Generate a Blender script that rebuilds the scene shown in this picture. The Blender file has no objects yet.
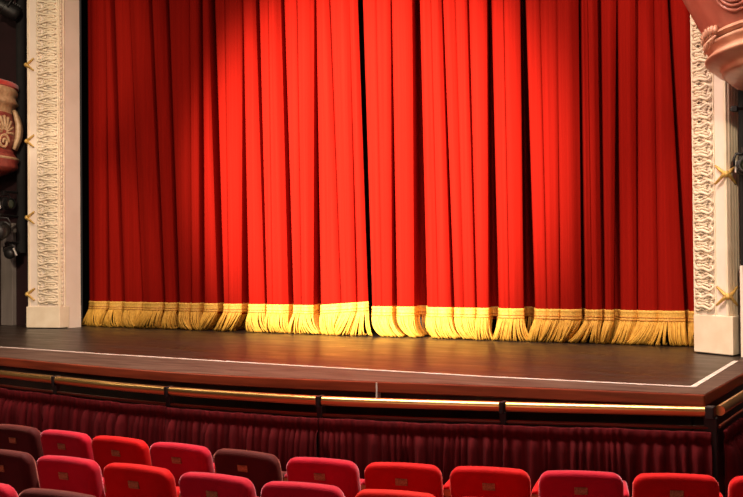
import bpy, bmesh, math, random
from mathutils import Vector, Matrix, Euler, noise
random.seed(7)
PI = math.pi
sc = bpy.context.scene
COL = sc.collection

# ------------------------------------------------------------------ camera
F, CX, CY = 1000.0, 371.5, 248.5
YAW, PIT, RHO = math.radians(30.3), math.atan(13.5/1000), .009
EYE = Vector((0, 0, 2.05))
_r = Vector((math.cos(YAW), math.sin(YAW), 0)); _f0 = Vector((-math.sin(YAW), math.cos(YAW), 0)); _z = Vector((0, 0, 1))
_f = _f0*math.cos(PIT) + _z*math.sin(PIT); _u = _z*math.cos(PIT) - _f0*math.sin(PIT)
VX = _r*math.cos(RHO) - _u*math.sin(RHO); VY = _u*math.cos(RHO) + _r*math.sin(RHO)
def ray(x, y): return _f + VX*((x-CX)/F) - VY*((y-CY)/F)
def at_z(x, y, z):
    d = ray(x, y); return EYE + d*((z-EYE.z)/d.z)
def at_y(x, y, yy):
    d = ray(x, y); return EYE + d*(yy/d.y)
cd = bpy.data.cameras.new('camera'); cam = bpy.data.objects.new('camera', cd); COL.objects.link(cam)
cd.sensor_width = 36; cd.lens = 36*F/743; cd.clip_end = 200
m = Matrix.Identity(4)
for i in range(3):
    m[i][0] = VX[i]; m[i][1] = VY[i]; m[i][2] = -_f[i]; m[i][3] = EYE[i]
cam.matrix_world = m
sc.camera = cam
STAGE = 1.05

# ------------------------------------------------------------------ materials
def new_mat(name):
    mt = bpy.data.materials.new(name); mt.use_nodes = True
    nt = mt.node_tree; b = nt.nodes['Principled BSDF']
    return mt, nt, b
def link(nt, a, b): nt.links.new(a, b)
def noise_mat(name, c1, c2, rough=.6, scale=8, stretch=(1, 1, 1), bump=0, bscale=60, metal=0, sheen=0, sheen_tint=(1, 1, 1), sheen_rough=.5, spec=.5, detail=3, rough2=None):
    mt, nt, b = new_mat(name)
    tc = nt.nodes.new('ShaderNodeTexCoord'); mp = nt.nodes.new('ShaderNodeMapping'); mp.inputs['Scale'].default_value = stretch
    link(nt, tc.outputs['Object'], mp.inputs['Vector'])
    n = nt.nodes.new('ShaderNodeTexNoise'); n.inputs['Scale'].default_value = scale; n.inputs['Detail'].default_value = detail
    link(nt, mp.outputs['Vector'], n.inputs['Vector'])
    cr = nt.nodes.new('ShaderNodeValToRGB')
    cr.color_ramp.elements[0].position = .35; cr.color_ramp.elements[1].position = .65
    cr.color_ramp.elements[0].color = (*c1, 1); cr.color_ramp.elements[1].color = (*c2, 1)
    link(nt, n.outputs['Fac'], cr.inputs['Fac']); link(nt, cr.outputs['Color'], b.inputs['Base Color'])
    b.inputs['Roughness'].default_value = rough; b.inputs['Metallic'].default_value = metal
    b.inputs['Specular IOR Level'].default_value = spec
    if rough2 is not None:
        mr = nt.nodes.new('ShaderNodeMapRange'); mr.inputs['To Min'].default_value = rough; mr.inputs['To Max'].default_value = rough2
        mr.inputs['From Min'].default_value = .3; mr.inputs['From Max'].default_value = .7
        link(nt, n.outputs['Fac'], mr.inputs['Value']); link(nt, mr.outputs['Result'], b.inputs['Roughness'])
    if sheen:
        b.inputs['Sheen Weight'].default_value = sheen; b.inputs['Sheen Roughness'].default_value = sheen_rough
        b.inputs['Sheen Tint'].default_value = (*sheen_tint, 1)
    if bump:
        n2 = nt.nodes.new('ShaderNodeTexNoise'); n2.inputs['Scale'].default_value = bscale; n2.inputs['Detail'].default_value = 4
        link(nt, mp.outputs['Vector'], n2.inputs['Vector'])
        bp = nt.nodes.new('ShaderNodeBump'); bp.inputs['Strength'].default_value = bump; bp.inputs['Distance'].default_value = .01
        link(nt, n2.outputs['Fac'], bp.inputs['Height']); link(nt, bp.outputs['Normal'], b.inputs['Normal'])
    return mt
M = {}
M['curtain'] = noise_mat('curtain_velvet', (.215, .0060, .0035), (.25, .0075, .0042), .85, 3, (14, 14, .12), .15, 9, spec=.02)
M['braid'] = noise_mat('gold_braid', (.62, .34, .06), (.85, .52, .11), .5, 60, (1, 1, 1), .5, 160, spec=.3)
M['cord'] = noise_mat('ochre_cord', (.40, .15, .02), (.55, .23, .035), .6, 60)
M['fringe'] = noise_mat('gold_fringe', (.60, .32, .045), (.76, .44, .07), .55, 20, (1, 1, 1), .3, 150, spec=.3)
M['plaster'] = noise_mat('cream_plaster', (.76, .64, .47), (.84, .73, .56), .55, 5, (1, 1, 1), .12, 40)
M['plaster_wall'] = noise_mat('cream_plaster_smooth', (.78, .66, .56), (.83, .72, .62), .6, 3, (1, 1, 1), .05, 30)
M['gold'] = noise_mat('gilt_paint', (.50, .30, .07), (.72, .48, .14), .4, 30, metal=.3)
M['pink_plaster'] = noise_mat('pink_plaster', (.32, .10, .065), (.41, .14, .095), .4, 5, (1, 1, 1), .1, 30)
M['pale_plaster'] = noise_mat('pale_pink_plaster', (.47, .24, .155), (.58, .33, .22), .4, 5)
M['cream_gilt'] = noise_mat('cream_gilt', (.40, .25, .13), (.56, .39, .23), .4, 14)
M['rose'] = noise_mat('rose_paint', (.24, .04, .034), (.32, .07, .05), .4, 14)
M['red_rail'] = noise_mat('red_velvet_rail', (.45, .02, .02), (.55, .03, .012), .6, 14, sheen=.3)
M['brass'] = noise_mat('polished_brass', (.80, .46, .15), (.88, .54, .20), .27, 2, metal=1, rough2=.33)
M['black'] = noise_mat('black_metal', (.004, .0037, .0037), (.007, .0065, .0065), .5, 12)
M['matt_black'] = noise_mat('matt_black', (.003, .0025, .0025), (.006, .005, .005), .9, 12)
M['glass'] = noise_mat('lantern_lens', (.03, .035, .012), (.06, .07, .06), .08, 12)
M['label'] = noise_mat('white_label', (.55, .52, .48), (.7, .66, .6), .5, 30)
M['skirt'] = noise_mat('maroon_pleated_cloth', (.060, .0030, .0048), (.100, .0048, .0075), .85, 3, (10, 10, .3), .2, 30, spec=.12, sheen=.02, sheen_tint=(1, .3, .3))
M['lip'] = noise_mat('varnished_mahogany', (.15, .024, .009), (.26, .046, .017), .32, 3, (.6, .6, 8), 0)
M['fascia'] = noise_mat('dark_fascia', (.010, .008, .006), (.022, .016, .012), .3, 4)
M['margin'] = noise_mat('worn_margin_boards', (.060, .036, .026), (.125, .082, .060), .55, 4, (.5, 3, 1), .1, 30, spec=.12, detail=8)
M['tape'] = noise_mat('white_tape', (.62, .56, .48), (.82, .76, .68), .6, 12)
M['wall'] = noise_mat('maroon_wall', (.014, .0018, .003), (.020, .003, .0045), .7, 4)
M['grey'] = noise_mat('grey_paint', (.16, .135, .12), (.20, .17, .15), .6, 4, (4, 4, .4))
M['carpet'] = noise_mat('red_carpet', (.10, .008, .012), (.15, .014, .018), .9, 40, (1, 1, 1), .4, 200)
M['seat_wood'] = noise_mat('varnished_seat_wood', (.40, .16, .05), (.55, .24, .08), .35, 6, (1, 1, 6))
M['plate'] = noise_mat('worn_brass_plate', (.26, .085, .035), (.50, .23, .10), .5, 90)
def velvet(name, c, sh, tint):
    return noise_mat(name, tuple(v*.85 for v in c), c, .7, 9, (1, 1, 1), .2, 120, sheen=sh, sheen_tint=tint, sheen_rough=.36, spec=.12)
M['velvet_red'] = velvet('red_velvet', (.58, .004, .006), .7, (1, .26, .24))
M['velvet_orange'] = velvet('orange_red_velvet', (.62, .010, .006), .6, (1, .30, .22))
M['velvet_crimson'] = velvet('crimson_velvet', (.50, .005, .028), 1.0, (1, .50, .60))
M['velvet_dark'] = velvet('dark_maroon_velvet', (.060, .008, .009), 1.0, (1, .42, .34))  # dark base colour stands in for velvet whose turned nap returns less light

# stage floor: dark, worn, glossy boards
def stage_mat():
    mt, nt, b = new_mat('stage_boards')
    tc = nt.nodes.new('ShaderNodeTexCoord')
    mp = nt.nodes.new('ShaderNodeMapping'); mp.inputs['Scale'].default_value = (.5, 2.4, 1)
    link(nt, tc.outputs['Object'], mp.inputs['Vector'])
    n = nt.nodes.new('ShaderNodeTexNoise'); n.inputs['Scale'].default_value = 2.5; n.inputs['Detail'].default_value = 8; n.inputs['Roughness'].default_value = .65
    link(nt, mp.outputs['Vector'], n.inputs['Vector'])
    cr = nt.nodes.new('ShaderNodeValToRGB')
    cr.color_ramp.elements[0].position = .3; cr.color_ramp.elements[1].position = .75
    cr.color_ramp.elements[0].color = (.020, .012, .008, 1); cr.color_ramp.elements[1].color = (.058, .040, .029, 1)
    link(nt, n.outputs['Fac'], cr.inputs['Fac'])
    br = nt.nodes.new('ShaderNodeTexBrick'); br.inputs['Scale'].default_value = 1.0
    br.inputs['Brick Width'].default_value = 2.4; br.inputs['Row Height'].default_value = .15; br.inputs['Mortar Size'].default_value = .004
    br.inputs['Color1'].default_value = (1, 1, 1, 1); br.inputs['Color2'].default_value = (.75, .75, .75, 1); br.inputs['Mortar'].default_value = (.35, .35, .35, 1)
    link(nt, tc.outputs['Object'], br.inputs['Vector'])
    mx = nt.nodes.new('ShaderNodeMix'); mx.data_type = 'RGBA'; mx.blend_type = 'MULTIPLY'; mx.inputs['Factor'].default_value = 1
    link(nt, cr.outputs['Color'], mx.inputs['A']); link(nt, br.outputs['Color'], mx.inputs['B'])
    # pale scuffs
    n3 = nt.nodes.new('ShaderNodeTexNoise'); n3.inputs['Scale'].default_value = 9; n3.inputs['Detail'].default_value = 6
    link(nt, mp.outputs['Vector'], n3.inputs['Vector'])
    mr3 = nt.nodes.new('ShaderNodeMapRange'); mr3.inputs['From Min'].default_value = .62; mr3.inputs['From Max'].default_value = .8
    mr3.inputs['To Max'].default_value = .35
    link(nt, n3.outputs['Fac'], mr3.inputs['Value'])
    mx2 = nt.nodes.new('ShaderNodeMix'); mx2.data_type = 'RGBA'; mx2.inputs['B'].default_value = (.28, .22, .17, 1)
    link(nt, mr3.outputs['Result'], mx2.inputs['Factor']); link(nt, mx.outputs['Result'], mx2.inputs['A'])
    link(nt, mx2.outputs['Result'], b.inputs['Base Color'])
    mr = nt.nodes.new('ShaderNodeMapRange'); mr.inputs['From Min'].default_value = .3; mr.inputs['From Max'].default_value = .7
    mr.inputs['To Min'].default_value = .27; mr.inputs['To Max'].default_value = .46; b.inputs['Specular IOR Level'].default_value = .2
    link(nt, n.outputs['Fac'], mr.inputs['Value']); link(nt, mr.outputs['Result'], b.inputs['Roughness'])
    bp = nt.nodes.new('ShaderNodeBump'); bp.inputs['Strength'].default_value = .06; bp.inputs['Distance'].default_value = .02
    link(nt, n.outputs['Fac'], bp.inputs['Height']); link(nt, bp.outputs['Normal'], b.inputs['Normal'])
    return mt
M['stage'] = stage_mat()

# ------------------------------------------------------------------ mesh helpers
class MB:
    def __init__(s): s.v = []; s.f = []
    def add(s, vs, fs):
        o = len(s.v); s.v += [tuple(v) for v in vs]; s.f += [tuple(i+o for i in f) for f in fs]
    def grid(s, rows, closed=False, flip=False):
        n = len(rows[0]); vs = [p for r in rows for p in r]; fs = []
        for i in range(len(rows)-1):
            for j in range(n if closed else n-1):
                k = (j+1) % n
                q = (i*n+j, i*n+k, (i+1)*n+k, (i+1)*n+j)
                fs.append(q[::-1] if flip else q)
        s.add(vs, fs)
    def tube(s, pts, rad, n=8, caps=True, flat=1.0, up=None):
        pts = [Vector(p) for p in pts]; rows = []; N = len(pts)
        prev = None
        for i, p in enumerate(pts):
            t = (pts[min(i+1, N-1)] - pts[max(i-1, 0)]).normalized()
            a = up.copy() if up is not None else (prev if prev is not None else (Vector((0, 0, 1)) if abs(t.z) < .9 else Vector((1, 0, 0))))
            a = (a - t*a.dot(t)).normalized(); prev = a
            b = t.cross(a)
            r = rad(i/(N-1)) if callable(rad) else rad
            rows.append([p + a*(r*flat*math.cos(2*PI*k/n)) + b*(r*math.sin(2*PI*k/n)) for k in range(n)])
        o = len(s.v); s.grid(rows, True)
        if caps:
            s.f.append(tuple(o+k for k in range(n))[::-1]); s.f.append(tuple(o+(N-1)*n+k for k in range(n)))
    def prism(s, poly, z0, z1):
        n = len(poly)
        vs = [(x, y, z0) for x, y in poly] + [(x, y, z1) for x, y in poly]
        fs = [tuple(range(n))[::-1], tuple(range(n, 2*n))] + [(i, (i+1) % n, n+(i+1) % n, n+i) for i in range(n)]
        s.add(vs, fs)
    def box(s, c, h, rot=None):
        vs = []
        for dx in (-1, 1):
            for dy in (-1, 1):
                for dz in (-1, 1):
                    v = Vector((dx*h[0], dy*h[1], dz*h[2]))
                    if rot is not None: v = rot @ v
                    vs.append(Vector(c)+v)
        s.add(vs, [(0, 1, 3, 2), (4, 6, 7, 5), (0, 4, 5, 1), (2, 3, 7, 6), (0, 2, 6, 4), (1, 5, 7, 3)])
    def ell(s, c, r, rot=None, nu=10, nv=7):
        rows = []
        for i in range(nv+1):
            th = PI*i/nv; row = []
            for j in range(nu):
                ph = 2*PI*j/nu
                v = Vector((r[0]*math.sin(th)*math.cos(ph), r[1]*math.sin(th)*math.sin(ph), r[2]*math.cos(th)))
                if rot is not None: v = rot @ v
                row.append(Vector(c)+v)
            rows.append(row)
        s.grid(rows, True, True)
    def lathe(s, c, prof, n=48, a0=0, a1=2*PI):
        full = abs(a1-a0-2*PI) < 1e-6
        k = n if full else n+1
        rows = [[(c[0]+r*math.cos(a0+(a1-a0)*j/n), c[1]+r*math.sin(a0+(a1-a0)*j/n), c[2]+z) for j in range(k)] for r, z in prof]
        s.grid(rows, full)
    def build(s, name, mat, parent=None, smooth=True, bevel=0, subsurf=0, recalc=True, origin=None, angle=None):
        me = bpy.data.meshes.new(name)
        if origin is not None:
            ov = Vector(origin); me.from_pydata([tuple(Vector(v)-ov) for v in s.v], [], s.f)
        else:
            me.from_pydata(s.v, [], s.f)
        bm = bmesh.new(); bm.from_mesh(me)
        bmesh.ops.remove_doubles(bm, verts=bm.verts, dist=1e-6)
        if recalc: bmesh.ops.recalc_face_normals(bm, faces=bm.faces)
        bm.to_mesh(me); bm.free()
        if smooth:
            me.polygons.foreach_set('use_smooth', [True]*len(me.polygons))
            if angle: me.set_sharp_from_angle(angle=math.radians(angle))
        me.materials.append(mat)
        o = bpy.data.objects.new(name, me); COL.objects.link(o)
        if origin is not None and parent is None: o.location = origin
        if parent is not None:
            o.parent = parent
            if origin is not None: o.location = Vector(origin)
        if bevel:
            md = o.modifiers.new('bevel', 'BEVEL'); md.width = bevel; md.segments = 2; md.limit_method = 'ANGLE'
        if subsurf:
            md = o.modifiers.new('sub', 'SUBSURF'); md.levels = subsurf; md.render_levels = subsurf
        return o
def thing(name, label, cat, loc=(0, 0, 0), rot=(0, 0, 0), group=None):
    o = bpy.data.objects.new(name, None); COL.objects.link(o); o.location = loc; o.rotation_euler = rot
    o['label'] = label; o['category'] = cat
    if group: o['group'] = group
    o.empty_display_size = .1
    return o
def tag(o, label, cat, group=None):
    o['label'] = label; o['category'] = cat
    if group: o['group'] = group
    return o
def structure(o): o['kind'] = 'structure'; return o
def resample(poly, step):
    out = [Vector(poly[0])]; acc = 0
    for a, b in zip(poly[:-1], poly[1:]):
        a, b = Vector(a), Vector(b); L = (b-a).length; n = max(1, round(L/step))
        out += [a.lerp(b, i/n) for i in range(1, n+1)]
    return out
def catmull(pts, n=8):
    P = [Vector(p) for p in pts]; P = [P[0]*2-P[1]] + P + [P[-1]*2-P[-2]]; out = []
    for i in range(1, len(P)-2):
        for k in range(n):
            t = k/n
            out.append(.5*((2*P[i]) + (P[i+1]-P[i-1])*t + (2*P[i-1]-5*P[i]+4*P[i+1]-P[i+2])*t*t + (3*P[i]-P[i-1]-3*P[i+1]+P[i+2])*t**3))
    out.append(P[-2]); return out

# ------------------------------------------------------------------ stage
LIP = [(-14.6, 8.15), (-12.6, 7.86), (-10.6, 7.58), (-8.97, 7.36), (-7.89, 7.21), (-6.97, 7.11), (-6.15, 7.06), (-5.37, 7.08), (-4.3, 7.23), (-3.245, 7.41), (-1.62, 7.62)]
lip = [tuple(p) for p in catmull([(x, y) for x, y in LIP], 5)]
back = [(-1.62, 10.60), (-1.62, 13.5), (-14.6, 13.5)]
WL = [(-12.85, 8.40), (-10.125, 8.285), (-8.2, 8.13), (-6.117, 8.04), (-3.482, 7.965), (-1.79, 8.03), (-1.87, 10.24)]
mb = MB(); mb.prism([(-14.6, 8.5)] + WL + [(-1.87, 13.5), (-14.6, 13.5)], STAGE-.03, STAGE)
structure(mb.build('stage_floor', M['stage'], smooth=False))
# worn matt margin between the white line and the edge
mb = MB(); mb.prism([(x, y+.02) for x, y in lip] + [(-1.64, 13.5), (-1.87, 13.5)] + WL[::-1] + [(-14.6, 8.5)], STAGE-.03, STAGE-.0003)
structure(mb.build('trim_stage_margin', M['margin'], smooth=False))
# mahogany edge below the boards
def offset(poly, d):
    out = []
    for i, p in enumerate(poly):
        a = Vector(poly[max(i-1, 0)]); b = Vector(poly[min(i+1, len(poly)-1)]); t = (b-a).normalized()
        out.append((p[0]-t.y*d, p[1]+t.x*d))
    return out
edge = [(x, y) for x, y in lip] + [(-1.62, y) for y in (7.9, 8.6, 9.6, 10.62)]
side = [(-1.62, 7.62), (-1.62, 10.62)]
mb = MB()
def ribbon_solid(mb, path, d0, d1, z0, z1):
    a, b = offset(path, d0), offset(path, d1)
    rows = []
    for (p, q) in zip(a, b): rows.append([(*p, z0), (*q, z0), (*q, z1), (*p, z1)])
    mb.grid(rows, True)
    mb.add(rows[0], [(0, 1, 2, 3)]); mb.add(rows[-1], [(3, 2, 1, 0)])
ribbon_solid(mb, lip, -.006, .07, STAGE-.092, STAGE-.003)
mb.box((-1.65, 9.12, STAGE-.0475), (.035, 1.50, .0445))
structure(mb.build('trim_stage_edge', M['lip'], smooth=False, bevel=.008))
mb = MB(); ribbon_solid(mb, lip, .10, .16, .0, STAGE-.03)
mb.box((-1.75, 9.1, .5*(STAGE-.03)), (.03, 1.45, .5*(STAGE-.03)))
structure(mb.build('wall_stage_front', M['fascia'], smooth=False))
# pale joint in the edge
pj = at_z(370.5, 383, STAGE); pj2 = min(lip, key=lambda q: abs(q[0]-pj.x)); mb = MB(); mb.box((pj.x, pj2[1]+.02-.012+.05*(pj.x-pj2[0]), STAGE-.075), (.007, .03, .068)); structure(mb.build('trim_edge_joint', M['tape'], smooth=False))
# white line
WL = [(-12.85, 8.40), (-10.125, 8.285), (-8.2, 8.13), (-6.117, 8.04), (-3.482, 7.965), (-1.79, 8.03), (-1.87, 10.24)]
mb = MB(); w = .023
path = [Vector((*p, 0)) for p in WL]
for i in range(len(path)-1):
    a, b = path[i], path[i+1]; t = (b-a).normalized(); nn = Vector((-t.y, t.x, 0))*w
    a2 = a - t*(w*.9 if i == len(path)-2 else 0); b2 = b + t*(w*.9 if i == len(path)-3 else 0)
    z = Vector((0, 0, STAGE+.003 + i*.0002))
    mb.add([a2-nn+z, b2-nn+z, b2+nn+z, a2+nn+z, a2-nn+Vector((0, 0, STAGE)), b2-nn+Vector((0, 0, STAGE)), b2+nn+Vector((0, 0, STAGE)), a2+nn+Vector((0, 0, STAGE))], [(0, 1, 2, 3), (0, 4, 5, 1), (1, 5, 6, 2), (2, 6, 7, 3), (3, 7, 4, 0)])
tag(mb.build('floor_tape', M['tape'], smooth=False), 'white line taped along the front edge of the dark stage floor', 'tape')

# auditorium floor: flat below the stage, gently raked under the seats
def floor_z(y): return max(0.0, (4.85-y)*.0625)
mb = MB()
rows = [[(x, y, floor_z(y)) for x in (-16, 2)] for y in (-3, 0, 2, 3, 4.85, 12)]
mb.grid(rows)
structure(mb.build('floor', M['carpet'], smooth=False))

# side walls beyond the proscenium
mb = MB(); mb.box((-14.75, 11.45, 3.9), (2.2, .08, 3.9)); structure(mb.build('wall_left', M['wall'], smooth=False))
mb = MB(); mb.box((-.35, 11.2, 3.9), (1.58, .08, 3.9)); structure(mb.build('wall_right', M['wall'], smooth=False))
a = at_y(3, 300, 11.33); b = at_y(14.5, 300, 11.33)
mb = MB(); mb.box(((a.x+b.x)/2, 11.33, STAGE+.85), ((b.x-a.x)/2, .045, .85)); structure(mb.build('trim_1', M['grey'], smooth=False, bevel=.01))

# ------------------------------------------------------------------ proscenium pilasters
TOP = 7.6
def pilaster(name, label, O, I, back_in, sgn, ped_h, outset, ribbons):
    """O outer front corner, I inner front corner of the pedestal; sgn=+1 when the inner side faces +x"""
    root = thing(name, label, 'pilaster', (O[0], O[1], STAGE))
    base = Vector((O[0], O[1], STAGE))
    O = Vector((*O, 0)); I = Vector((*I, 0)); e = (I-O).normalized(); n = Vector((e.y, -e.x, 0))
    if n.y > 0: n = -n
    W = (I-O).length
    def P(u, d, z): p = O + e*u - n*d; return Vector((p.x-base.x, p.y-base.y, z))     # u across from outer corner, d depth behind the face
    def loc2(u, d): p = P(u, d, 0); return (p.x, p.y)
    # pedestal
    mb = MB()
    poly = [loc2(0, 0), loc2(W, 0), (I.x+.0*sgn-base.x, I.y+.20-base.y), (O.x-sgn*.045-base.x, O.y+.33-base.y)]
    mb.prism(poly, .014, ped_h)
    mb.build('pedestal', M['plaster'], root, smooth=False, bevel=.008)
    mb = MB()
    polyf = [loc2(.03, .012), loc2(W-.03, .03), (I.x-.03*sgn-base.x, I.y+.18-base.y), (O.x+sgn*.07-base.x, O.y+.28-base.y)]
    mb.prism(polyf, 0, .016); mb.build('plinth', M['matt_black'], root, smooth=False)  # black strip painted in for the shadow line under the pedestal
    # shaft: core
    s0, s1 = outset, W-.015
    mb = MB()
    ins = I + Vector((-.015*sgn, 0, 0))
    poly = [loc2(s0, .02), loc2(s1, .02), (ins.x-base.x, I.y+.17-base.y), (ins.x-base.x-.0, back_in-base.y), (O.x-sgn*.03-base.x, back_in-base.y), (O.x-sgn*.03-base.x, O.y+.30-base.y)]
    mb.prism(poly, ped_h-.02, TOP)
    mb.build('shaft', M['plaster_wall'], root, smooth=False, bevel=.006)
    # reveal slab down to the floor behind the pedestal
    mb = MB()
    mb.prism([(ins.x-base.x-.04*sgn, I.y+.19-base.y), (ins.x-base.x+.002*sgn, I.y+.19-base.y), (ins.x-base.x+.002*sgn, back_in-base.y), (ins.x-base.x-.04*sgn, back_in-base.y)], 0, ped_h)
    mb.build('reveal', M['plaster_wall'], root, smooth=False)
    # fillets on the face
    mb = MB()
    for (u0, u1, d0) in ((s0, s0+.03, .006), (s0+.165, s0+.178, .006), (s1-.022, s1, .004)):
        mb.prism([loc2(u0, d0), loc2(u1, d0), loc2(u1, .03), loc2(u0, .03)], ped_h-.01, TOP)
    mb.build('fillet', M['plaster'], root, smooth=False, bevel=.003)
    # carved strip
    c0, c1 = s0+.178, s1-.022; cw = c1-c0
    mb = MB(); per = .20; z = ped_h + .04
    rr = random.Random(3)
    while z < TOP-per:
        def Q(u, v, d): return P(c0+u*cw, .02-d, z+v*per)
        for mir in (0, 1):
            def V(v): return v if not mir else 1-v
            # long leaf sweeping from the inner edge and curling at the outer edge
            L = [(1.0, .30, .012), (.80, .22, .028), (.58, .27, .036), (.38, .20, .034), (.20, .12, .034), (.06, .20, .028), (.05, .34, .020), (.14, .40, .016), (.20, .33, .012)]
            mb.tube([Q(u, V(v), d) for u, v, d in catmull(L, 3)], lambda t: .020*(1-.62*t)+.002, 6)
            L2 = [(1.0, .06, .010), (.84, .04, .024), (.68, .12, .028), (.55, .06, .020)]
            mb.tube([Q(u, V(v), d) for u, v, d in catmull(L2, 3)], lambda t: .016*(1-.6*t), 6)
            L3 = [(.92, .44, .010), (.72, .38, .028), (.52, .44, .030), (.36, .36, .022), (.28, .30, .012)]
            mb.tube([Q(u, V(v), d) for u, v, d in catmull(L3, 3)], lambda t: .018*(1-.6*t)+.001, 6)
            mb.tube([Q(.5, V(.04), .02), Q(.34, V(.02), .022), Q(.22, V(.06), .016)], lambda t: .013*(1-.6*t), 6)
        mb.ell(Q(.40, .5, .02), (.02, .02, .014)); mb.ell(Q(.70, .5, .012), (.028, .02, .012)); mb.ell(Q(.16, .5, .010), (.014, .012, .012), nu=8, nv=5)
        z += per
    mb.build('carved_strip', M['plaster'], root)
    # beading on the inner return
    mb = MB(); z = ped_h+.05
    while z < TOP-.05:
        mb.ell((ins.x-base.x+.004*sgn, I.y+.065-base.y, z), (.014, .02, .036), nu=8, nv=5); z += .066
    mb.build('beading', M['plaster'], root)
    mb = MB()
    for dy in (.02, .11): mb.prism([(ins.x-base.x-.01*sgn, I.y+dy-base.y), (ins.x-base.x+.014*sgn, I.y+dy-base.y), (ins.x-base.x+.014*sgn, I.y+dy+.022-base.y), (ins.x-base.x-.01*sgn, I.y+dy+.022-base.y)], ped_h, TOP)
    mb.build('return_fillet', M['plaster'], root, smooth=False, bevel=.004)
    # reeds on the outer return
    mb = MB()
    for k in range(4):
        K0 = P(s0, .02, 0); x = base.x + K0.x + (O.x-sgn*.03-base.x-K0.x)*(k+.6)/4.4 - sgn*.002; y = base.y + K0.y + (O.y+.30-base.y-K0.y)*(k+.6)/4.4
        mb.tube([Vector((x, y, STAGE+ped_h)) - base, Vector((x, y, STAGE+TOP)) - base], .020, 8)
    mb.build('reeding', M['plaster'], root)
    # gilt crossed ribbons over the outer corner
    for zc in ribbons:
        K = P(s0, 0, zc-STAGE)
        mb = MB(); mb.ell(K + Vector((-sgn*.006, -.016, 0)), (.030, .026, .034))
        knot = mb.build('crossed_ribbon', M['gold'], root)
        for d in (-1, 1):
            pts = []
            for t in range(-7, 8):
                q = t/7; zz = zc-STAGE + d*q*.095
                if q < -.1: p = K + (Vector((O.x-sgn*.03-base.x, O.y+.30-base.y, 0))-Vector((K.x, K.y, 0)))*abs(q)*.55 + Vector((-sgn*.026, -.01, 0))
                elif q < .1: p = K + Vector((-sgn*.016, -.018, 0))
                else: p = P(s0+q*.13, -.016+.004*d, 0)
                p = Vector((p.x, p.y, zz)); pts.append(p)
            mb = MB(); mb.tube(pts, lambda t: .022-.010*abs(2*t-1), 8)
            mb.build('ribbon_band', M['gold'], root).parent = knot
    return root
zl = [1.59+1.21*k for k in range(5)]
pilaster('proscenium_pilaster', 'cream carved pilaster with gilt crossed ribbons left of the red curtain', (-12.684, 10.885), (-12.112, 11.045), 11.5, 1, .345, .03, zl)
pilaster('proscenium_pilaster', 'cream carved pilaster with gilt crossed ribbons right of the red curtain', (-1.972, 10.655), (-2.425, 10.945), 11.5, -1, .41, .065, [1.665, 2.92, 4.17, 5.42])
mb = MB(); mb.box((-1.882, 10.69, (STAGE+1.98)/2), (.016, .035, (1.98-STAGE)/2))
tag(mb.build('side_board', M['plaster_wall'], smooth=False, bevel=.005), 'narrow cream board standing at the outer side of the right pilaster', 'board')

# ------------------------------------------------------------------ house curtain
YF = 11.66
GAPS = [  # left/right edge at image row 80, same at row 290, depth, hard
 (101, 103, 101, 105, .10), (110, 113, 117, 120, .26), (128, 129.5, 137, 139, .07), (149, 152.5, 159, 162, .28), (165.5, 169.5, 173, 177, .30), (187, 188.5, 188, 190, .05),
 (198, 201, 199, 202, .10), (210.5, 215, 216, 222, .32), (225, 226, 228, 229, .012), (240.5, 243, 240.5, 247, .30), (257, 260, 263, 266, .22), (269, 270, 272, 273, .012),
 (282, 285.3, 287, 292, .28), (297, 298.5, 300, 301.5, .04), (313, 316.3, 313, 319.5, .30), (331, 332.3, 339, 340, .05), (350, 351, 354.5, 357, .06),
 'SEAM',
 (377, 378, 381, 382, .012), (390.5, 392.3, 392, 396, .14), (411.5, 420.5, 413, 425.5, .26), (432, 433, 437, 438, .012), (443.5, 445.5, 450, 453.5, .10), (456, 457, 462, 463, .012), (467.5, 469.5, 473, 475, .08),
 (486.5, 491.5, 488, 496.5, .24), (504, 505, 508, 509, .012), (519.5, 526.5, 522, 533, .36), (540, 541.5, 545, 546, .012), (556, 557, 557, 559.5, .05), (577, 580.5, 579, 583.5, .26), (587, 588, 590, 591, .012),
 (597, 600, 600, 603, .12), (614, 616, 612.5, 618, .16), (633, 636, 634, 636, .08), (652, 653, 655, 656, .04), (670, 673, 681, 685.5, .14)]
k = GAPS.index('SEAM'); GL, GR = GAPS[:k], GAPS[k+1:]
def edge_fn(x80, x290, yy=YF):
    a = at_y(x80, 80, yy); b = at_y(x290, 290, yy)
    return lambda z: b.x + (a.x-b.x)*(z-b.z)/(a.z-b.z)
HEM = STAGE + .27
def ybase(x):
    t = (x+7.3)/4.9
    return YF + .10*t*t + .35*max(0, -11.9-x)**1.2
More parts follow.
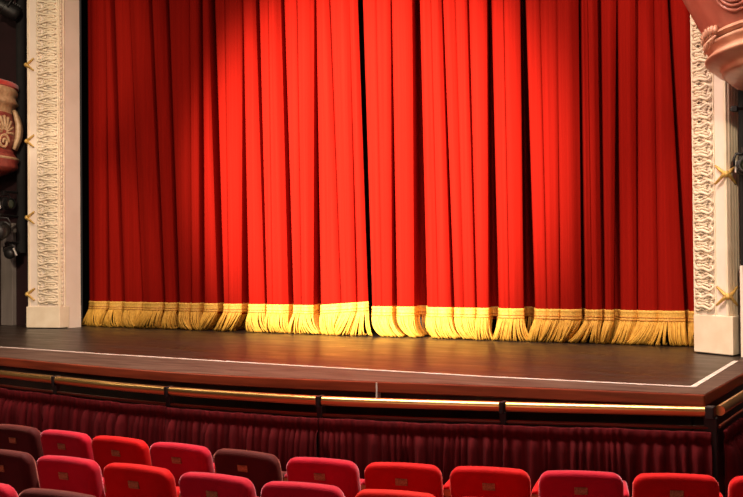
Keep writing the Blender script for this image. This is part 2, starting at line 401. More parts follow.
def make_profile(left, right, gaps):
    L, R = edge_fn(*left), edge_fn(*right)
    E = [(edge_fn(a, c, YF-.01), edge_fn(b, d, YF-.052), dep) if dep > .09 else (edge_fn(a, c, YF-.05), edge_fn(b, d, YF-.05), dep) for a, b, c, d, dep in gaps]
    NP, NG = 18, 11
    rnd = random.Random(11); par = [(rnd.uniform(.6, 1.4), rnd.uniform(0, 6), rnd.uniform(-1, 1)) for _ in range(len(gaps)+1)]
    def prof(z):
        fac = min(1, max(0, (z-HEM)/1.4)); kd = .62 + .38*fac
        pts = []
        xs = [L(z)]
        for a, b, dep in E: xs += [a(z), b(z)]
        xs.append(R(z))
        for i in range(len(E)+1):
            xl, xr = xs[2*i], xs[2*i+1]; w = xr-xl
            dl = E[i-1][2] if i > 0 else .15; dr = E[i][2] if i < len(E) else .15
            rl = min(.035, w*.2, dl*.35); rr = min(.065, w*.25, dr*.6)
            am, ph, tilt = par[i]
            for j in range(NP):
                q = j/(NP-1); q = .5-.5*math.cos(PI*q) if j not in (0, NP-1) else q
                x = xl + w*q; s = (x-xl); e = (xr-x)
                y = ybase(x) - .05
                if s < rl*2: y += rl*(1-s/(rl*2))**2
                if e < rr*2: y += rr*(1-e/(rr*2))**2
                y += .012*am*math.sin(6.3*q*max(1, round(w/.26)) + ph + .2*z)*math.sin(PI*q) + .03*tilt*(q-.5)
                y -= .02*math.sin(PI*q)
                pts.append((x, y, 0))
            if i < len(E):
                xa, xb = xs[2*i+1], xs[2*i+2]; D = E[i][2]*kd*(2.1 if E[i][2] > .09 else 1.2); y0 = pts[-1][1]
                y1 = ybase(xb) - .05 + min(.035, (xs[2*i+3]-xb)*.2, E[i][2]*.35)
                y1 += .03*par[i+1][2]*(-.5)
                for j in range(1, NG+1):
                    t = j/(NG+1); x = xa + (xb-xa)*(.5-.5*math.cos(PI*t))
                    y = y0 + (y1-y0)*t + D*math.sin(PI*t)**.5
                    dd = D*math.sin(PI*t)**.5
                    pts.append((x - .42*max(0, dd-.03), y, dd))
        return pts
    return prof
def noise1(s, seed): return noise.noise(Vector((s, seed*3.7, 0)))
def curtain(name, label, left, right, gaps, seed, hem=lambda x: 0):
    prof = make_profile(left, right, gaps)
    p0 = prof(HEM); c = p0[len(p0)//2]; base = Vector((c[0], YF, STAGE))
    root = thing(name, label, 'curtain', base)
    mb = MB(); rows = []
    ZT = 7.2; zs = [HEM-.02+hv for hv in (0, .12, .2, .35, .6, .9, 1.3, 1.8, 2.4, 3.0, 3.7, 4.4, 5.1, ZT-HEM+.02)]
    for z in zs: rows.append([Vector((x, y, z + hem(x)*max(0, 1-(z-HEM)/.5)))-base for x, y, d in prof(z)])
    mb.grid(rows)
    o = mb.build('cloth', M['curtain'], root, recalc=False)
    md = o.modifiers.new('solid', 'SOLIDIFY'); md.thickness = .008; md.offset = 0
    # braid band: follows the cloth, proud by 15 mm
    mbn = MB(); rows = []
    def outw(pts, d):
        out = []
        for i, (x, y, dd) in enumerate(pts):
            a = pts[max(i-1, 0)]; b = pts[min(i+1, len(pts)-1)]
            t = Vector((b[0]-a[0], b[1]-a[1])); t = t.normalized() if t.length > 1e-6 else Vector((1, 0))
            out.append((x+t.y*d*.6, y-abs(t.x)*d-.003))
        return out
    B = [(HEM+.015, .016), (HEM+.03, .024), (HEM+.045, .016), (HEM+.055, .012), (HEM+.075, .020), (HEM+.095, .012), (HEM+.105, .018), (HEM+.122, .022), (HEM+.138, .012), (HEM+.138, -.004)]
    for z, d in B:
        pp = prof(HEM+.07)
        rows.append([Vector((x, y, z+hem(x)))-base for x, y in outw(pp, d)])
    mbn.grid(rows)
    band = mbn.build('braid_band', M['braid'], root, recalc=False)
    for zc, dd_, rc in ((HEM+.052, .017, .007), (HEM+.020, .024, .006)):
        mc = MB(); pp = prof(HEM+.07)
        mc.tube([Vector((x, y, zc+hem(x)))-base for x, y in outw(pp, dd_)], rc, 6, up=Vector((0, 0, 1)))
        mc.build('twisted_cord', M['cord'], root)
    # bullion fringe
    pp = prof(HEM+.03); pl = [Vector((x, y)) for x, y in outw(pp, .004)]
    dep = [p[2] for p in pp]; xs_ = [p[0] for p in pp]
    mf = MB(); rnd = random.Random(seed)
    s = 0; nxt = 0
    lastx = None
    for i in range(len(pl)-1):
        a, b = pl[i], pl[i+1]; L = (b-a).length
        while nxt < s+L:
            t = (nxt-s)/L; p = a.lerp(b, t); d = dep[i]*(1-t)+dep[i+1]*t
            step = .018 if d < .03 else .024
            nxt += step*rnd.uniform(.85, 1.15)
            if d > .55 or (d > .2 and rnd.random() < .35): continue
            X = p.x
            slant = .20*noise1(X*1.15, seed) + .24*noise1(X*2.7, seed+5) + .10*noise1(X*7, seed+9) + rnd.uniform(-.02, .02)
            belly = .045 + .03*noise1(X*2.3, seed+2) + rnd.uniform(-.02, .022)
            h0 = HEM+.025+hem(X); foot = STAGE+.010+rnd.uniform(0, .014)
            curl = slant*.55
            pts = []
            for q in (0, .2, .42, .64, .82, .93, 1):
                z = h0 + (foot-h0)*q
                pts.append(Vector((X + slant*q**1.5 + curl*max(0, q-.8)*1.2, p.y - belly*math.sin(PI*min(1, q*1.02))**.8*(.5+.6*q) - .012*q, z)))
            # loop back under at the floor
            pts.append(pts[-1] + Vector((-.012*(1 if slant > 0 else -1), .03, .004)))
            mf.tube([q_-base for q_ in pts], .0118, 6, caps=False)
        s += L
    fr = mf.build('bullion_fringe', M['fringe'], root, recalc=True); fr['kind'] = 'stuff'
    return root

xa = at_y(318, 300, YF).x; xb = at_y(371, 300, YF).x
curtain('house_curtain', 'left half of the red velvet stage curtain, its hem lifted at the centre join', (80.5, 82), (361.2, 368.3), GL, 3,
        lambda x: .062*max(0, min(1, (x-xa)/(xb-xa))))
curtain('house_curtain', 'right half of the red velvet stage curtain with gold fringe, up to the right pilaster', (366.8, 373.4), (693, 699), GR, 8)
mb = MB(); mb.box((-7.4, 13.0, 4.2), (6.2, .06, 3.16)); structure(mb.build('wall_back', M['matt_black'], smooth=False))  # unseen black sheet added so the slit between the curtain halves stays dark

# ------------------------------------------------------------------ orchestra rail and pleated skirts
RZ = .98
RP = [(-12.2, 7.36), (-9.7, 6.93), (-8.145, 6.675), (-7.241, 6.555), (-6.4, 6.455), (-5.741, 6.42), (-5.035, 6.435), (-4.271, 6.50), (-3.603, 6.645), (-2.889, 6.84), (-2.2, 7.045), (-1.50, 7.25)]
rp = [(p.x, p.y) for p in catmull(RP, 6)]
joints = [(-12.2, 7.36), (-9.4, 6.88), (-7.241, 6.555), (-5.741, 6.42), (-4.271, 6.50), (-2.889, 6.84), (-1.50, 7.25)]
def between(a, b):
    def idx(q): return min(range(len(rp)), key=lambda i: (rp[i][0]-q[0])**2+(rp[i][1]-q[1])**2)
    return rp[idx(a):idx(b)+1]
rail = thing('orchestra_rail', 'polished brass rail on black posts running round the front of the stage', 'rail', (-5.741, 6.42, 0))
RB = Vector((-5.741, 6.42, 0))
bays = [between(a, b) for a, b in zip(joints[:-1], joints[1:])] + [[(-1.455, 7.31), (-1.45, 8.2), (-1.45, 9.3), (-1.45, 10.3)]]
for bay in bays:
    P3 = [Vector((x, y, RZ)) for x, y in bay]
    d0 = (P3[1]-P3[0]).normalized()*.022; d1 = (P3[-2]-P3[-1]).normalized()*.022
    P3[0] += d0; P3[-1] += d1
    mb = MB(); mb.tube([p-RB for p in P3], .036, 32); mb.build('rail_tube', M['brass'], rail, angle=50)
    mb = MB(); mb.tube([Vector((x, y, .868))-RB for x, y in bay], .012, 8); mb.build('lower_bar', M['lip'], rail, angle=50)
for i, j in enumerate(joints + [(-1.45, 10.32)]):
    mb = MB(); J = Vector((j[0], j[1], 0)) - RB
    t = .026 if i != 6 else .045
    mb.box(J+Vector((0, .0, RZ-.005)), (.017 if i != 6 else .03, .046, .043))
    mb.box(J+Vector((0, .01, RZ/2-.02)), (t, .026, RZ/2-.02)); mb.box(J+Vector((0, .01, .012)), (.07, .07, .012))
    mb.build('post', M['black'], rail, smooth=False, bevel=.006)
def skirt(bay, label, seed):
    poly = resample([Vector((x, y, 0)) for x, y in bay], .012)
    poly = poly
    base = poly[len(poly)//2].copy(); rnd = random.Random(seed)
    s = 0; S = [0]
    for a, b in zip(poly[:-1], poly[1:]): s += (b-a).length; S.append(s)
    T = S[-1]
    # irregular pleats
    edges = [0]
    while edges[-1] < T: edges.append(edges[-1]+rnd.choice((rnd.uniform(.03, .055), rnd.uniform(.05, .13))))
    amp = [rnd.uniform(.35, 1.35) for _ in edges]; sk = [rnd.uniform(.32, .6) for _ in edges]
    def fold(v):
        i = max(k for k in range(len(edges)) if edges[k] <= v); w = (edges[i+1]-edges[i]) if i+1 < len(edges) else .1
        q = (v-edges[i])/w; c = sk[i]
        ph = q/c*.5 if q < c else .5+(q-c)/(1-c)*.5
        return amp[i]*(.5-.5*math.cos(2*PI*ph))**1.5
    fv = [fold(v) for v in S]
    nrm = []
    for i in range(len(poly)):
        t = (poly[min(i+1, len(poly)-1)]-poly[max(i-1, 0)]).normalized(); nrm.append(Vector((t.y, -t.x, 0)))
    mb = MB(); rows = []
    for z, a, o in ((.848, .016, .026), (.838, .020, .032), (.815, .012, .038), (.792, .016, .038), (.768, .006, .032), (.760, .006, .031), (.73, .040, .034), (.66, .066, .036), (.48, .078, .036), (.25, .082, .036), (.03, .086, .036)):
        row = []
        for i, p in enumerate(poly):
            zz = z + (.010*noise1(S[i]*2.2, seed) + .006*noise1(S[i]*14, seed)) * (1 if z > .765 else .3)
            
            v = min(T-1e-4, max(0, S[i] + .09*max(0, .76-z)*noise1(S[i]*3.1, seed+4)))
            row.append(p + nrm[i]*(o + a*fold(v)) + Vector((0, 0, zz)) - base)
        rows.append(row)
    mb.grid(rows)
    o = mb.build('pleated_skirt', M['skirt'], recalc=False); o.location = base
    md = o.modifiers.new('solid', 'SOLIDIFY'); md.thickness = .004; md.offset = 0
    tag(o, label, 'curtain', 'pleated skirts on the orchestra rail')
sl = [None, 'maroon pleated skirt below the leftmost brass rail section, at the left edge',
      'maroon pleated skirt between the first and second black rail posts from the left',
      'maroon pleated skirt between the second and third black rail posts from the left',
      'maroon pleated skirt between the third and fourth black rail posts from the left',
      'maroon pleated skirt under the longest brass tube, ending at the rail corner',
      'maroon pleated skirt round the corner on the short side rail at far right']
for i, bay in enumerate(bays):
    if sl[i]: skirt(bay, sl[i], 20+i)

# ------------------------------------------------------------------ theatre seats
SW, ST = .462, .95
def pad(w, z0, z1, th, rad, lean, bow, arch, y0=0, nose=.03):
    mb = MB(); N = 10
    def outline(ins):
        out = []; ww = w/2-ins; za, zb = z0+ins, z1-ins; r = max(.004, rad-ins)
        for cx, cz, a0 in ((ww-r, zb-r, 0), (-ww+r, zb-r, PI/2), (-ww+r, za+r, PI), (ww-r, za+r, 1.5*PI)):
            for k in range(N): a = a0+PI/2*k/(N-1); out.append((cx+r*math.cos(a), cz+r*math.sin(a)))
        # extra points along the straight top and bottom
        res = []
        for i in range(len(out)):
            a, b = out[i], out[(i+1) % len(out)]
            res.append(a); L = math.hypot(a[0]-b[0], a[1]-b[1])
            if L > .06:
                n = 6
                for k in range(1, n): res.append((a[0]+(b[0]-a[0])*k/n, a[1]+(b[1]-a[1])*k/n))
        return res
    def place(x, z, y):
        zz = z + arch*(1-(2*x/w)**2)*max(0, (z-z0)/(z1-z0))
        return Vector((x, y0 + y + bow*x*x - (z-z0)*lean, zz))
    h = th/2; n = nose
    prof = [(n+.09, -h-.002), (n+.03, -h-.002), (n, -h), (n*.45, -h+n*.25), (n*.12, -h+n*.6), (0, -h+n), (0, h-n), (n*.12, h-n*.6), (n*.45, h-n*.25), (n, h), (n+.08, h+.012)]
    rows = [[place(x, z, y) for x, z in outline(min(i, w/2-.02, (z1-z0)/2-.02))] for i, y in prof]
    nn = min(len(r) for r in rows)
    if any(len(r) != nn for r in rows):
        ref = outline(0)
        rows = []
        for i, y in prof:
            fx = (w/2-i)/(w/2); fz = ((z1-z0)/2-i)/((z1-z0)/2); zc = (z0+z1)/2
            rows.append([place(x*fx, zc+(z-zc)*fz, y) for x, z in ref])
    mb.grid(rows, True)
    for r, fl in ((rows[0], 0), (rows[-1], 1)):
        o = len(mb.v); mb.v += [tuple(p) for p in r]; c = sum(r, Vector())/len(r); mb.v.append(tuple(c)); ci = len(mb.v)-1
        for k in range(len(r)): mb.f.append((o+k, o+(k+1) % len(r), ci))
    return mb
LEAN = math.tan(math.radians(13))
def make_seat(vel):
    root = thing('theatre_chair', '', 'theatre seat')
    pad(SW, .36, ST-.008, .095, .062, LEAN, -.12, .008, y0=0, nose=.032).build('backrest', M[vel], root)
    pad(SW-.03, .40, .80, .10, .05, LEAN*.55, 0, 0, y0=.125, nose=.035).build('tip_up_cushion', M[vel], root)
    # number plate on the back of the seat
    mb = MB(); zc = ST-.098; tilt = Matrix.Rotation(math.radians(13), 3, 'X')
    y = -.0495-(zc-.36)*LEAN
    mb.box((0, y-.002, zc), (.036, .0035, .020), tilt); pl = mb.build('number_plate', M['plate'], root, smooth=False, bevel=.002)
    for sx in (-.031, .031):
        mb = MB(); mb.ell((sx, y-.006, zc), (.0028, .002, .0028), nu=6, nv=4); mb.build('screw', M['gold'], root).parent = pl
    # right-hand standard with its armrest
    x = .247
    mb = MB(); mb.box((x, .10, .39), (.014, .035, .37)); mb.box((x, .10, .012), (.03, .12, .012)); mb.box((x, .10, .735), (.013, .15, .012))
    mb.build('standard', M['black'], root, smooth=False, bevel=.006)
    mb = MB(); mb.box((x, .11, .785), (.020, .185, .022)); ar = mb.build('armrest', M['seat_wood'], root, smooth=False, bevel=.008)
    mb = MB(); mb.tube([Vector((x, -.07, .803)), Vector((x, -.062, .815)), Vector((x, -.03, .82)), Vector((x, .2, .82)), Vector((x, .26, .812))], .019, 10, flat=.7, up=Vector((0, 0, 1)))
    p_ = mb.build('armrest_pad', M['velvet_crimson' if vel == 'velvet_dark' else vel], root); p_.parent = ar
    return root
protos = {}
def place_seat(vel, tl, tan, label, group, sx=1):
    """tl: top left corner of the back, tan: unit direction along the row"""
    if vel not in protos: r = protos[vel] = make_seat(vel)
    else:
        src = protos[vel]; r = src.copy(); COL.objects.link(r)
        for ch in list(src.children):
            c = ch.copy(); COL.objects.link(c); c.parent = r
            for g in ch.children:
                d = g.copy(); COL.objects.link(d); d.parent = c
    ang = math.atan2(tan.y, tan.x); nrm = Vector((-tan.y, tan.x))
    c = Vector((tl.x, tl.y)) + tan*(SW/2*sx) + nrm*((ST-.36)*LEAN + .02)
    r.scale.x = sx
    r.location = (c.x, c.y, floor_z(c.y)); r.rotation_euler = (0, 0, ang)
    r['label'] = label; r['category'] = 'theatre seat'; r['group'] = group
    return r
row1 = [(40, 429), (91, 435), (149, 441.5), (213, 448), (285.5, 456.5), (363.5, 462), (449, 466), (538.5, 470.5), (633, 473.5), (729.5, 476)]
W1 = [at_z(x, y, .95) for x, y in row1]
W1.insert(0, W1[0] + (W1[0]-W1[1])*1.0)
mats1 = ['velvet_dark', 'velvet_crimson', 'velvet_red', 'velvet_crimson', 'velvet_dark', 'velvet_crimson', 'velvet_red', 'velvet_red', 'velvet_crimson', 'velvet_red', 'velvet_red']
lab1 = ['dark maroon velvet theatre seat at the left end of the front row',
        'crimson theatre seat in the front row, next to the leftmost dark seat',
        'bright red theatre seat in the front row, third from the left edge',
        'pinkish crimson theatre seat in the front row, left neighbour of the dark mid-row seat',
        'dark maroon velvet theatre seat in mid front row between two crimson seats',
        'pinkish crimson theatre seat in the front row, right neighbour of the dark mid-row seat',
        'left one of the two red theatre seats side by side in mid front row',
        'right one of the two red theatre seats side by side in mid front row',
        'crimson theatre seat in the front row, third from the right edge',
        'red theatre seat in the front row, the last one wholly in view at right',
        'red theatre seat in the front row, cut off by the right edge of the photo']
def tangent(W, i):
    a = W[max(i-1, 0)]; b = W[min(i+1, len(W)-1)]; return Vector((b.x-a.x, b.y-a.y)).normalized()
def pitch(W, i):
    a, b = (W[i], W[i+1]) if i+1 < len(W) else (W[i-1], W[i]); return min(1.0, math.hypot(b.x-a.x, b.y-a.y)/.512)
def tan_fwd(W, i):
    a, b = (W[i], W[i+1]) if i+1 < len(W) else (W[i-1], W[i]); return Vector((b.x-a.x, b.y-a.y)).normalized()
for i, p in enumerate(W1): place_seat(mats1[i], p, tan_fwd(W1, i), lab1[i], 'theatre seats in the front row', pitch(W1, i))
row2 = [(36, 455), (102.5, 462), (178, 471), (260, 480), (353, 487), (450, 493.5)]
W2 = [at_z(x, y, 1.0) for x, y in row2]; W2.insert(0, W2[0]*2-W2[1])
mats2 = ['velvet_dark', 'velvet_crimson', 'velvet_red', 'velvet_crimson', 'velvet_crimson', 'velvet_orange', 'velvet_red']
lab2 = ['dark maroon velvet theatre seat in the second row at the left edge of the photo',
        'crimson theatre seat in the second row, next to the leftmost dark seat',
        'bright red theatre seat in the second row, second to the right of its dark seat',
        'crimson theatre seat in the second row, between a red and another crimson seat',
        'crimson theatre seat in the second row, between a crimson and an orange-red seat',
        'orange-red theatre seat in the second row below the two red middle seats',
        'red theatre seat in the second row at lower right, only its top edge showing']
for i, p in enumerate(W2): place_seat(mats2[i], p, tan_fwd(W2, i), lab2[i], 'theatre seats in the second row', pitch(W2, i)*.97)
W3 = [at_z(17, 487, 1.05)]
t3 = tan_fwd(W2, 0)
place_seat('velvet_dark', W3[0], t3, 'dark seat in the nearest row with a dusty pink top edge, at the bottom left', 'theatre seats in the nearest row')
place_seat('velvet_crimson', W3[0]-Vector((t3.x, t3.y, 0))*.51, t3, 'crimson theatre seat in the nearest row, in the bottom left corner', 'theatre seats in the nearest row')

# ------------------------------------------------------------------ box fronts
def relief_shell(mb, axis, ang, R, zc, size, nray=9):
    """fan of leaves modelled on the curved front: axis xy, direction angle, radius"""
    er = Vector((math.cos(ang), math.sin(ang), 0)); et = Vector((-er.y, er.x, 0)); up = Vector((0, 0, 1))
    for k in range(nray):
        a = PI*(.02+.96*k/(nray-1)); d = et*math.cos(a) + up*math.sin(a)
        c0 = Vector((*axis, zc)) + er*(R+.004)
        pts = [c0 + d*size*q + er*(.02*math.sin(PI*q)) - er*((size*q*math.cos(a))**2/(2*R)) for q in (.12, .35, .6, .85, 1)]
        mb.tube(pts, lambda t: size*.10*(.35+.9*t)*(1.15-t*.35), 7)
def scroll(mb, axis, ang, R, zc, size, hand, turns=1.6, r=.03):
    er = Vector((math.cos(ang), math.sin(ang), 0)); et = Vector((-er.y, er.x, 0)); up = Vector((0, 0, 1)); pts = []
    for k in range(26):
        q = k/25; a = 2*PI*turns*q; rad = size*(1-.82*q); x = hand*rad*math.cos(a); zz = rad*math.sin(a)
        pts.append(Vector((*axis, zc)) + er*(R+.005+.02*q - x*x/(2*R)) + et*x + up*zz)
    mb.tube(pts, lambda t: r*(1-.45*t), 7)
# left: its right-hand silhouette only
AX = Vector((-13.61, 10.4))
bx = thing('theatre_box', 'ornate cream and rose box front with red padded ledge on the left wall', 'theatre box', (AX.x, AX.y, 3.3))
def lz(prof): return [(r, z-3.3) for r, z in prof]
ar0, ar1 = -PI-.9, .95
def lat(prof, name, mat, parent=bx, back=None):
    mb = MB(); rows = []
    for r, z in lz(prof):
        row = [] if back is None else [(-r, back, z)]
        row += [(r*math.cos(ar0+(ar1-ar0)*j/64), r*math.sin(ar0+(ar1-ar0)*j/64), z) for j in range(65)]
        rows.append(row)
    mb.grid(rows); return mb.build(name, mat, parent, angle=60)
lat([(.80, 4.93), (.845, 4.945), (.87, 4.93), (.87, 4.87), (.84, 4.855)], 'padded_ledge', M['red_rail'])
lat([(.84, 4.86), (.86, 4.82), (.86, 4.77), (.83, 4.74), (.83, 4.70), (.85, 4.66), (.865, 4.63), (.85, 4.60), (.80, 4.58), (.785, 4.52), (.78, 4.46)], 'cornice', M['cream_gilt'])
lat([(.78, 4.46), (.80, 4.36), (.835, 4.24), (.845, 4.15), (.825, 4.03), (.79, 3.94), (.775, 3.89)], 'bombe_panel', M['rose'])
lat([(.775, 3.89), (.80, 3.87), (.80, 3.83), (.83, 3.79), (.865, 3.75), (.87, 3.71), (.85, 3.68), (.86, 3.62), (.84, 3.58), (.7, 3.52), (.2, 3.34)], 'base_moulding', M['rose'])
lat([(.868, 3.755), (.882, 3.735), (.868, 3.715)], 'base_bead', M['cream_gilt'])
a_view = math.atan2(0-AX.y, 0-AX.x) + .86
mb = MB(); relief_shell(mb, (0, 0), a_view, .82, 4.12-3.3, .27, 9); mb.build('shell_relief', M['cream_gilt'], bx)
mb = MB(); scroll(mb, (0, 0), a_view, .81, 3.98-3.3, .13, 1); mb.build('scroll_relief', M['cream_gilt'], bx)
mb = MB(); scroll(mb, (0, 0), a_view-.28, .81, 4.38-3.3, .12, -1); mb.build('scroll_relief', M['cream_gilt'], bx)
mb = MB()
for da in (.62, .42):
    aa = a_view+da; pts = []
    for k in range(9):
        q = k/8; z = 4.52-.62*q; R = .80+.07*math.sin(PI*q)+.02
        pts.append((R*math.cos(aa), R*math.sin(aa), z-3.3))
    mb.tube(pts, lambda t: .028+.022*math.sin(PI*t), 8)
mb.build('console_scroll', M['cream_gilt'], bx)
# right: seen from below, large and close to the frame corner
AX2 = Vector((-.72, 10.0))
b2 = thing('theatre_box', 'pink plaster box front with fluted bowl, hanging at the upper right corner', 'theatre box', (AX2.x, AX2.y, 3.3))
ar0, ar1 = PI+.02, 2*PI+.3
lat([(1.31, 4.10), (1.36, 4.20), (1.42, 4.32), (1.52, 4.52), (1.60, 4.72), (1.66, 4.95), (1.68, 5.2)], 'bombe_panel', M['pink_plaster'], b2, .58)
lat([(1.68, 5.2), (1.72, 5.24), (1.72, 5.34), (1.66, 5.38), (1.2, 5.38)], 'padded_ledge', M['red_rail'], b2, .58)
lat([(1.12, 4.16), (1.31, 4.10), (1.33, 4.07), (1.30, 4.05), (1.22, 4.04)], 'neck_moulding', M['pale_plaster'], b2, .58)
bowl = []
for k in range(41):
    q = k/40; z = 4.05-.42*q; r = 1.20+.13*math.sin(PI*min(1, q*1.0+.12))**.8 - .40*q**2.6
    r += .034*math.sin(q*PI*2*3.2)
    bowl.append((r, z))
bowl += [(.5, 3.56), (.1, 3.52)]
lat(bowl, 'fluted_bowl', M['pale_plaster'], b2, .58)
av2 = math.atan2(-AX2.y, -AX2.x)
mb = MB()
for sx, rr_ in ((.0, 1.0), (.055, .8), (.105, .62), (.15, .45)):      # concentric oval mouldings on the panel
    er = Vector((math.cos(av2-.74), math.sin(av2-.74), 0)); et = Vector((-er.y, er.x, 0)); pts = []
    for k in range(41):
        a = 2*PI*k/40; x = .25*rr_*math.cos(a); z = .19*rr_*math.sin(a); zz = 4.37+z
        R = 1.425 + (zz-4.32)*.5
        d = (er*1.0 + et*(x/R)).normalized(); pts.append(d*R + Vector((0, 0, zz-3.3)))
    mb.tube(pts, .016, 8, caps=False)
mb.build('oval_moulding', M['pink_plaster'], b2)
mb = MB(); mb.ell(er*1.43+Vector((0, 0, 4.38-3.3)), (.09, .09, .07), None, 14, 9); mb.build('cartouche', M['rose'], b2)
mb = MB()                                                                # leafy knot under the panel
for k in range(7):
    aa = av2-1.44+.06*k; R = 1.285
    er2 = Vector((math.cos(aa), math.sin(aa), 0)); et2 = Vector((-er2.y, er2.x, 0)); lift = .05*math.sin(PI*k/6)
    c = er2*R + Vector((0, 0, 4.075-3.3))
    mb.tube([c+Vector((0, 0, .02)), c+er2*.04+et2*.03+Vector((0, 0, .05+lift)), c+er2*.06+et2*.06+Vector((0, 0, .02+lift)), c+er2*.055+et2*.05+Vector((0, 0, -.02+lift*.4))], lambda t: .014+.012*math.sin(PI*t), 8)
    mb.tube([c, c+er2*.05-et2*.02+Vector((0, 0, -.04)), c+er2*.04-et2*.04+Vector((0, 0, -.09-lift*.5))], lambda t: .020-.014*t, 8)
mb.build('leaf_knot', M['pale_plaster'], b2)

mb = MB(); mb.box((.0-AX2.x-.95, 10.86-AX2.y, 4.75-3.3), (.62, .255, .45)); mb.build('wall_mount', M['pink_plaster'], b2, smooth=False, bevel=.01)
mb = MB(); mb.box((-.3, 11.24-AX.y, 4.2-3.3), (.55, .125, .5)); mb.build('wall_mount', M['rose'], bx, smooth=False, bevel=.01)

# ------------------------------------------------------------------ lighting booms and lanterns beside the proscenium
def boom(name, label, x, y, z0, z1, wall_y):
    t = thing(name, label, 'lighting pole', (x, y, z0))
    mb = MB(); mb.tube([(0, 0, 0), (0, 0, z1-z0)], .07, 14); mb.build('pole', M['matt_black'], t, angle=60)
    k = z0+.3
    while k < z1:
        mb = MB(); mb.box((0, (wall_y-y)/2-.004, k-z0), (.03, (wall_y-y)/2-.004, .025)); mb.tube([(0, 0, k-z0-.05), (0, 0, k-z0+.05)], .068, 14)
        mb.build('wall_bracket', M['black'], t, smooth=False); k += 1.5
def lantern(label, loc, rot, length=.34, r=.10, plate=True):
    t = thing('stage_lantern', label, 'stage lantern', loc, rot)
    mb = MB(); L = length
    prof = [(0, -L*.5), (r*.6, -L*.5), (r*.85, -L*.44), (r, -L*.3), (r, L*.12), (r*.8, L*.14), (r*.8, L*.44), (r*.9, L*.45), (r*.9, L*.5), (r*.74, L*.5), (r*.74, L*.40)]
    rows = [[(rr*math.cos(2*PI*j/20), z, rr*math.sin(2*PI*j/20)) for j in range(20)] for rr, z in prof]
    mb.grid(rows, True); mb.build('housing', M['black'], t, angle=40)
    mb = MB(); mb.ell((0, L*.40, 0), (r*.73, .02, r*.73), None, 16, 8); mb.build('lens', M['glass'], t)
    mb = MB()
    for k in range(4): mb.box((0, -L*.34+k*.034, r*1.0), (r*.6, .006, .016))
    mb.build('cooling_fins', M['black'], t, smooth=False)
    mb = MB(); w = r*1.18; pts = [(-w, 0, 0), (-w, 0, r*.9), (-w*.8, 0, r*1.45), (0, 0, r*1.5), (w*.8, 0, r*1.45), (w, 0, r*.9), (w, 0, 0)]
    mb.tube(pts, .014, 6); mb.build('yoke', M['black'], t)
    mb = MB(); mb.box((0, 0, r*1.5+.03), (.026, .03, .035)); mb.build('clamp', M['black'], t, smooth=False, bevel=.006)
    if plate:
        mb = MB(); mb.box((r*.99, -.02, .0), (.006, .022, .065)); mb.build('white_label', M['label'], t, smooth=False, bevel=.003)
    return t
pL = at_y(21, 150, 11.2)
boom('lighting_boom', 'black vertical lighting pole left of the left pilaster', pL.x, pL.y, 2.25, 7.4, 11.37)
def lan(px, py, yy, rot, label, pole=None, **k):
    p = at_y(px, py, yy); t = lantern(label, p, rot, **k)
    if pole:
        Rm = Euler(rot).to_matrix(); r = k.get('r', .10); a = Vector((0, 0, r*1.5+.05)); wa = p + Rm @ a
        b = Rm.inverted() @ (Vector((pole[0], pole[1]-.075, wa.z)) - p)
        mb = MB(); mb.tube([a, b], .02, 8); mb.build('hanging_arm', M['black'], t, angle=60)
    return t
lan(7, 9, 10.9, (.5, 0, 2.5), 'stage lantern with dull grey housing at the top left corner', pole=pL, length=.42, r=.13, plate=False)
lan(5, 204, 10.85, (0, .15, 1.6+PI), 'black stage lantern with white label just below the ornate left box', pole=pL, length=.30, r=.10)
lan(0, 231, 10.5, (.2, 0, .6), 'black stage lantern low on the left wall, under the labelled one', pole=pL, length=.40, r=.14, plate=False)
t = lan(11, 253, 10.85, (.25, -.3, .35), 'lowest black stage lantern at left, tilted, with white strip on its side', pole=pL, length=.22, r=.085)
pR = at_y(743, 150, 10.82)
boom('lighting_boom', 'black vertical lighting pole at the right edge of the photo', pR.x+.03, pR.y, STAGE, 4.6, 11.12)
p = at_y(734.5, 109, 10.52)
mb = MB(); mb.box((0, 0, 0), (.03, .03, .028)); mb.tube([(-.045, 0, .0), (.10, .06, .01)], .017, 8)
o = tag(mb.build('pipe_clamp', M['black'], smooth=False, bevel=.005), 'small black pipe clamp sticking out left of the right lighting pole', 'clamp'); o.location = p
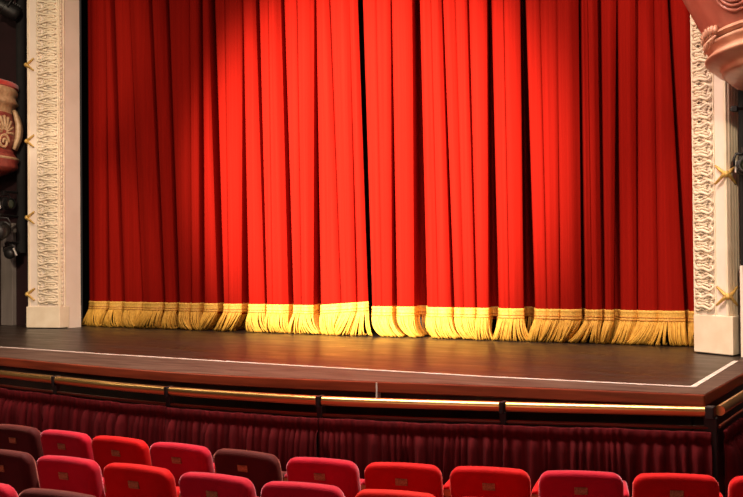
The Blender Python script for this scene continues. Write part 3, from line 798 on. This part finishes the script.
lan(744.5, 166, 10.6, (0, 0, PI+.3), 'black stage lantern with white label on the right lighting pole', pole=(pR.x+.03, pR.y), length=.34, r=.085)

# ------------------------------------------------------------------ lights
def aim(o, target): o.rotation_euler = (Vector(target)-o.location).to_track_quat('-Z', 'Y').to_euler()
def spot(name, loc, target, power, deg, blend, color, size=.15):
    l = bpy.data.lights.new(name, 'SPOT'); l.energy = power; l.spot_size = math.radians(deg); l.spot_blend = blend; l.color = color; l.shadow_soft_size = size
    o = bpy.data.objects.new(name, l); COL.objects.link(o); o.location = loc; aim(o, target); return o
def area(name, loc, target, power, sx, sy, color):
    l = bpy.data.lights.new(name, 'AREA'); l.shape = 'RECTANGLE'; l.size = sx; l.size_y = sy; l.energy = power; l.color = color
    o = bpy.data.objects.new(name, l); COL.objects.link(o); o.location = loc; aim(o, target); return o
WARM = (1, .80, .56)
spot('front_spot', (-8.5, -10, 8.0), (-6.95, 11.6, 3.35), 165000, 17.5, .9, WARM, .2)
spot('wash_left', (-17.5, -6, 7.5), (-6.6, 11.4, 4.4), 3600, 32, .3, WARM, .3)
for zt in (2.2, 5.6):
    spot('pilaster_spot', (.5, -5, 6.5), (-12.6, 11.0, zt), 9000, 12, .6, WARM, .25)
    spot('pilaster_spot', (3.0, -5, 6.5), (-1.5, 10.8, zt), 4900, 13, .6, WARM, .25)
area('border_light', (-8.2, 7.8, 8.6), (-7.8, 6.6, 0), 330, 18, .35, (1, .78, .55))
area('house_light', (-4.0, 6.0, 8.0), (-3.5, 4.5, 0), 1450, 6, 1.2, (1, .72, .60))
area('balcony_light', (-2.0, -4, 3.6), (-3.0, 5.0, .8), 80, 5, .6, (1, .70, .55))
w = bpy.data.worlds.new('world'); sc.world = w; w.use_nodes = True
w.node_tree.nodes['Background'].inputs['Color'].default_value = (1, .75, .6, 1); w.node_tree.nodes['Background'].inputs['Strength'].default_value = .03
vs = sc.view_settings
sc.display_settings.display_device = 'sRGB'
vs.view_transform = 'Standard'; vs.look = 'None'; vs.exposure = 0; vs.gamma = 1; vs.use_curve_mapping = False
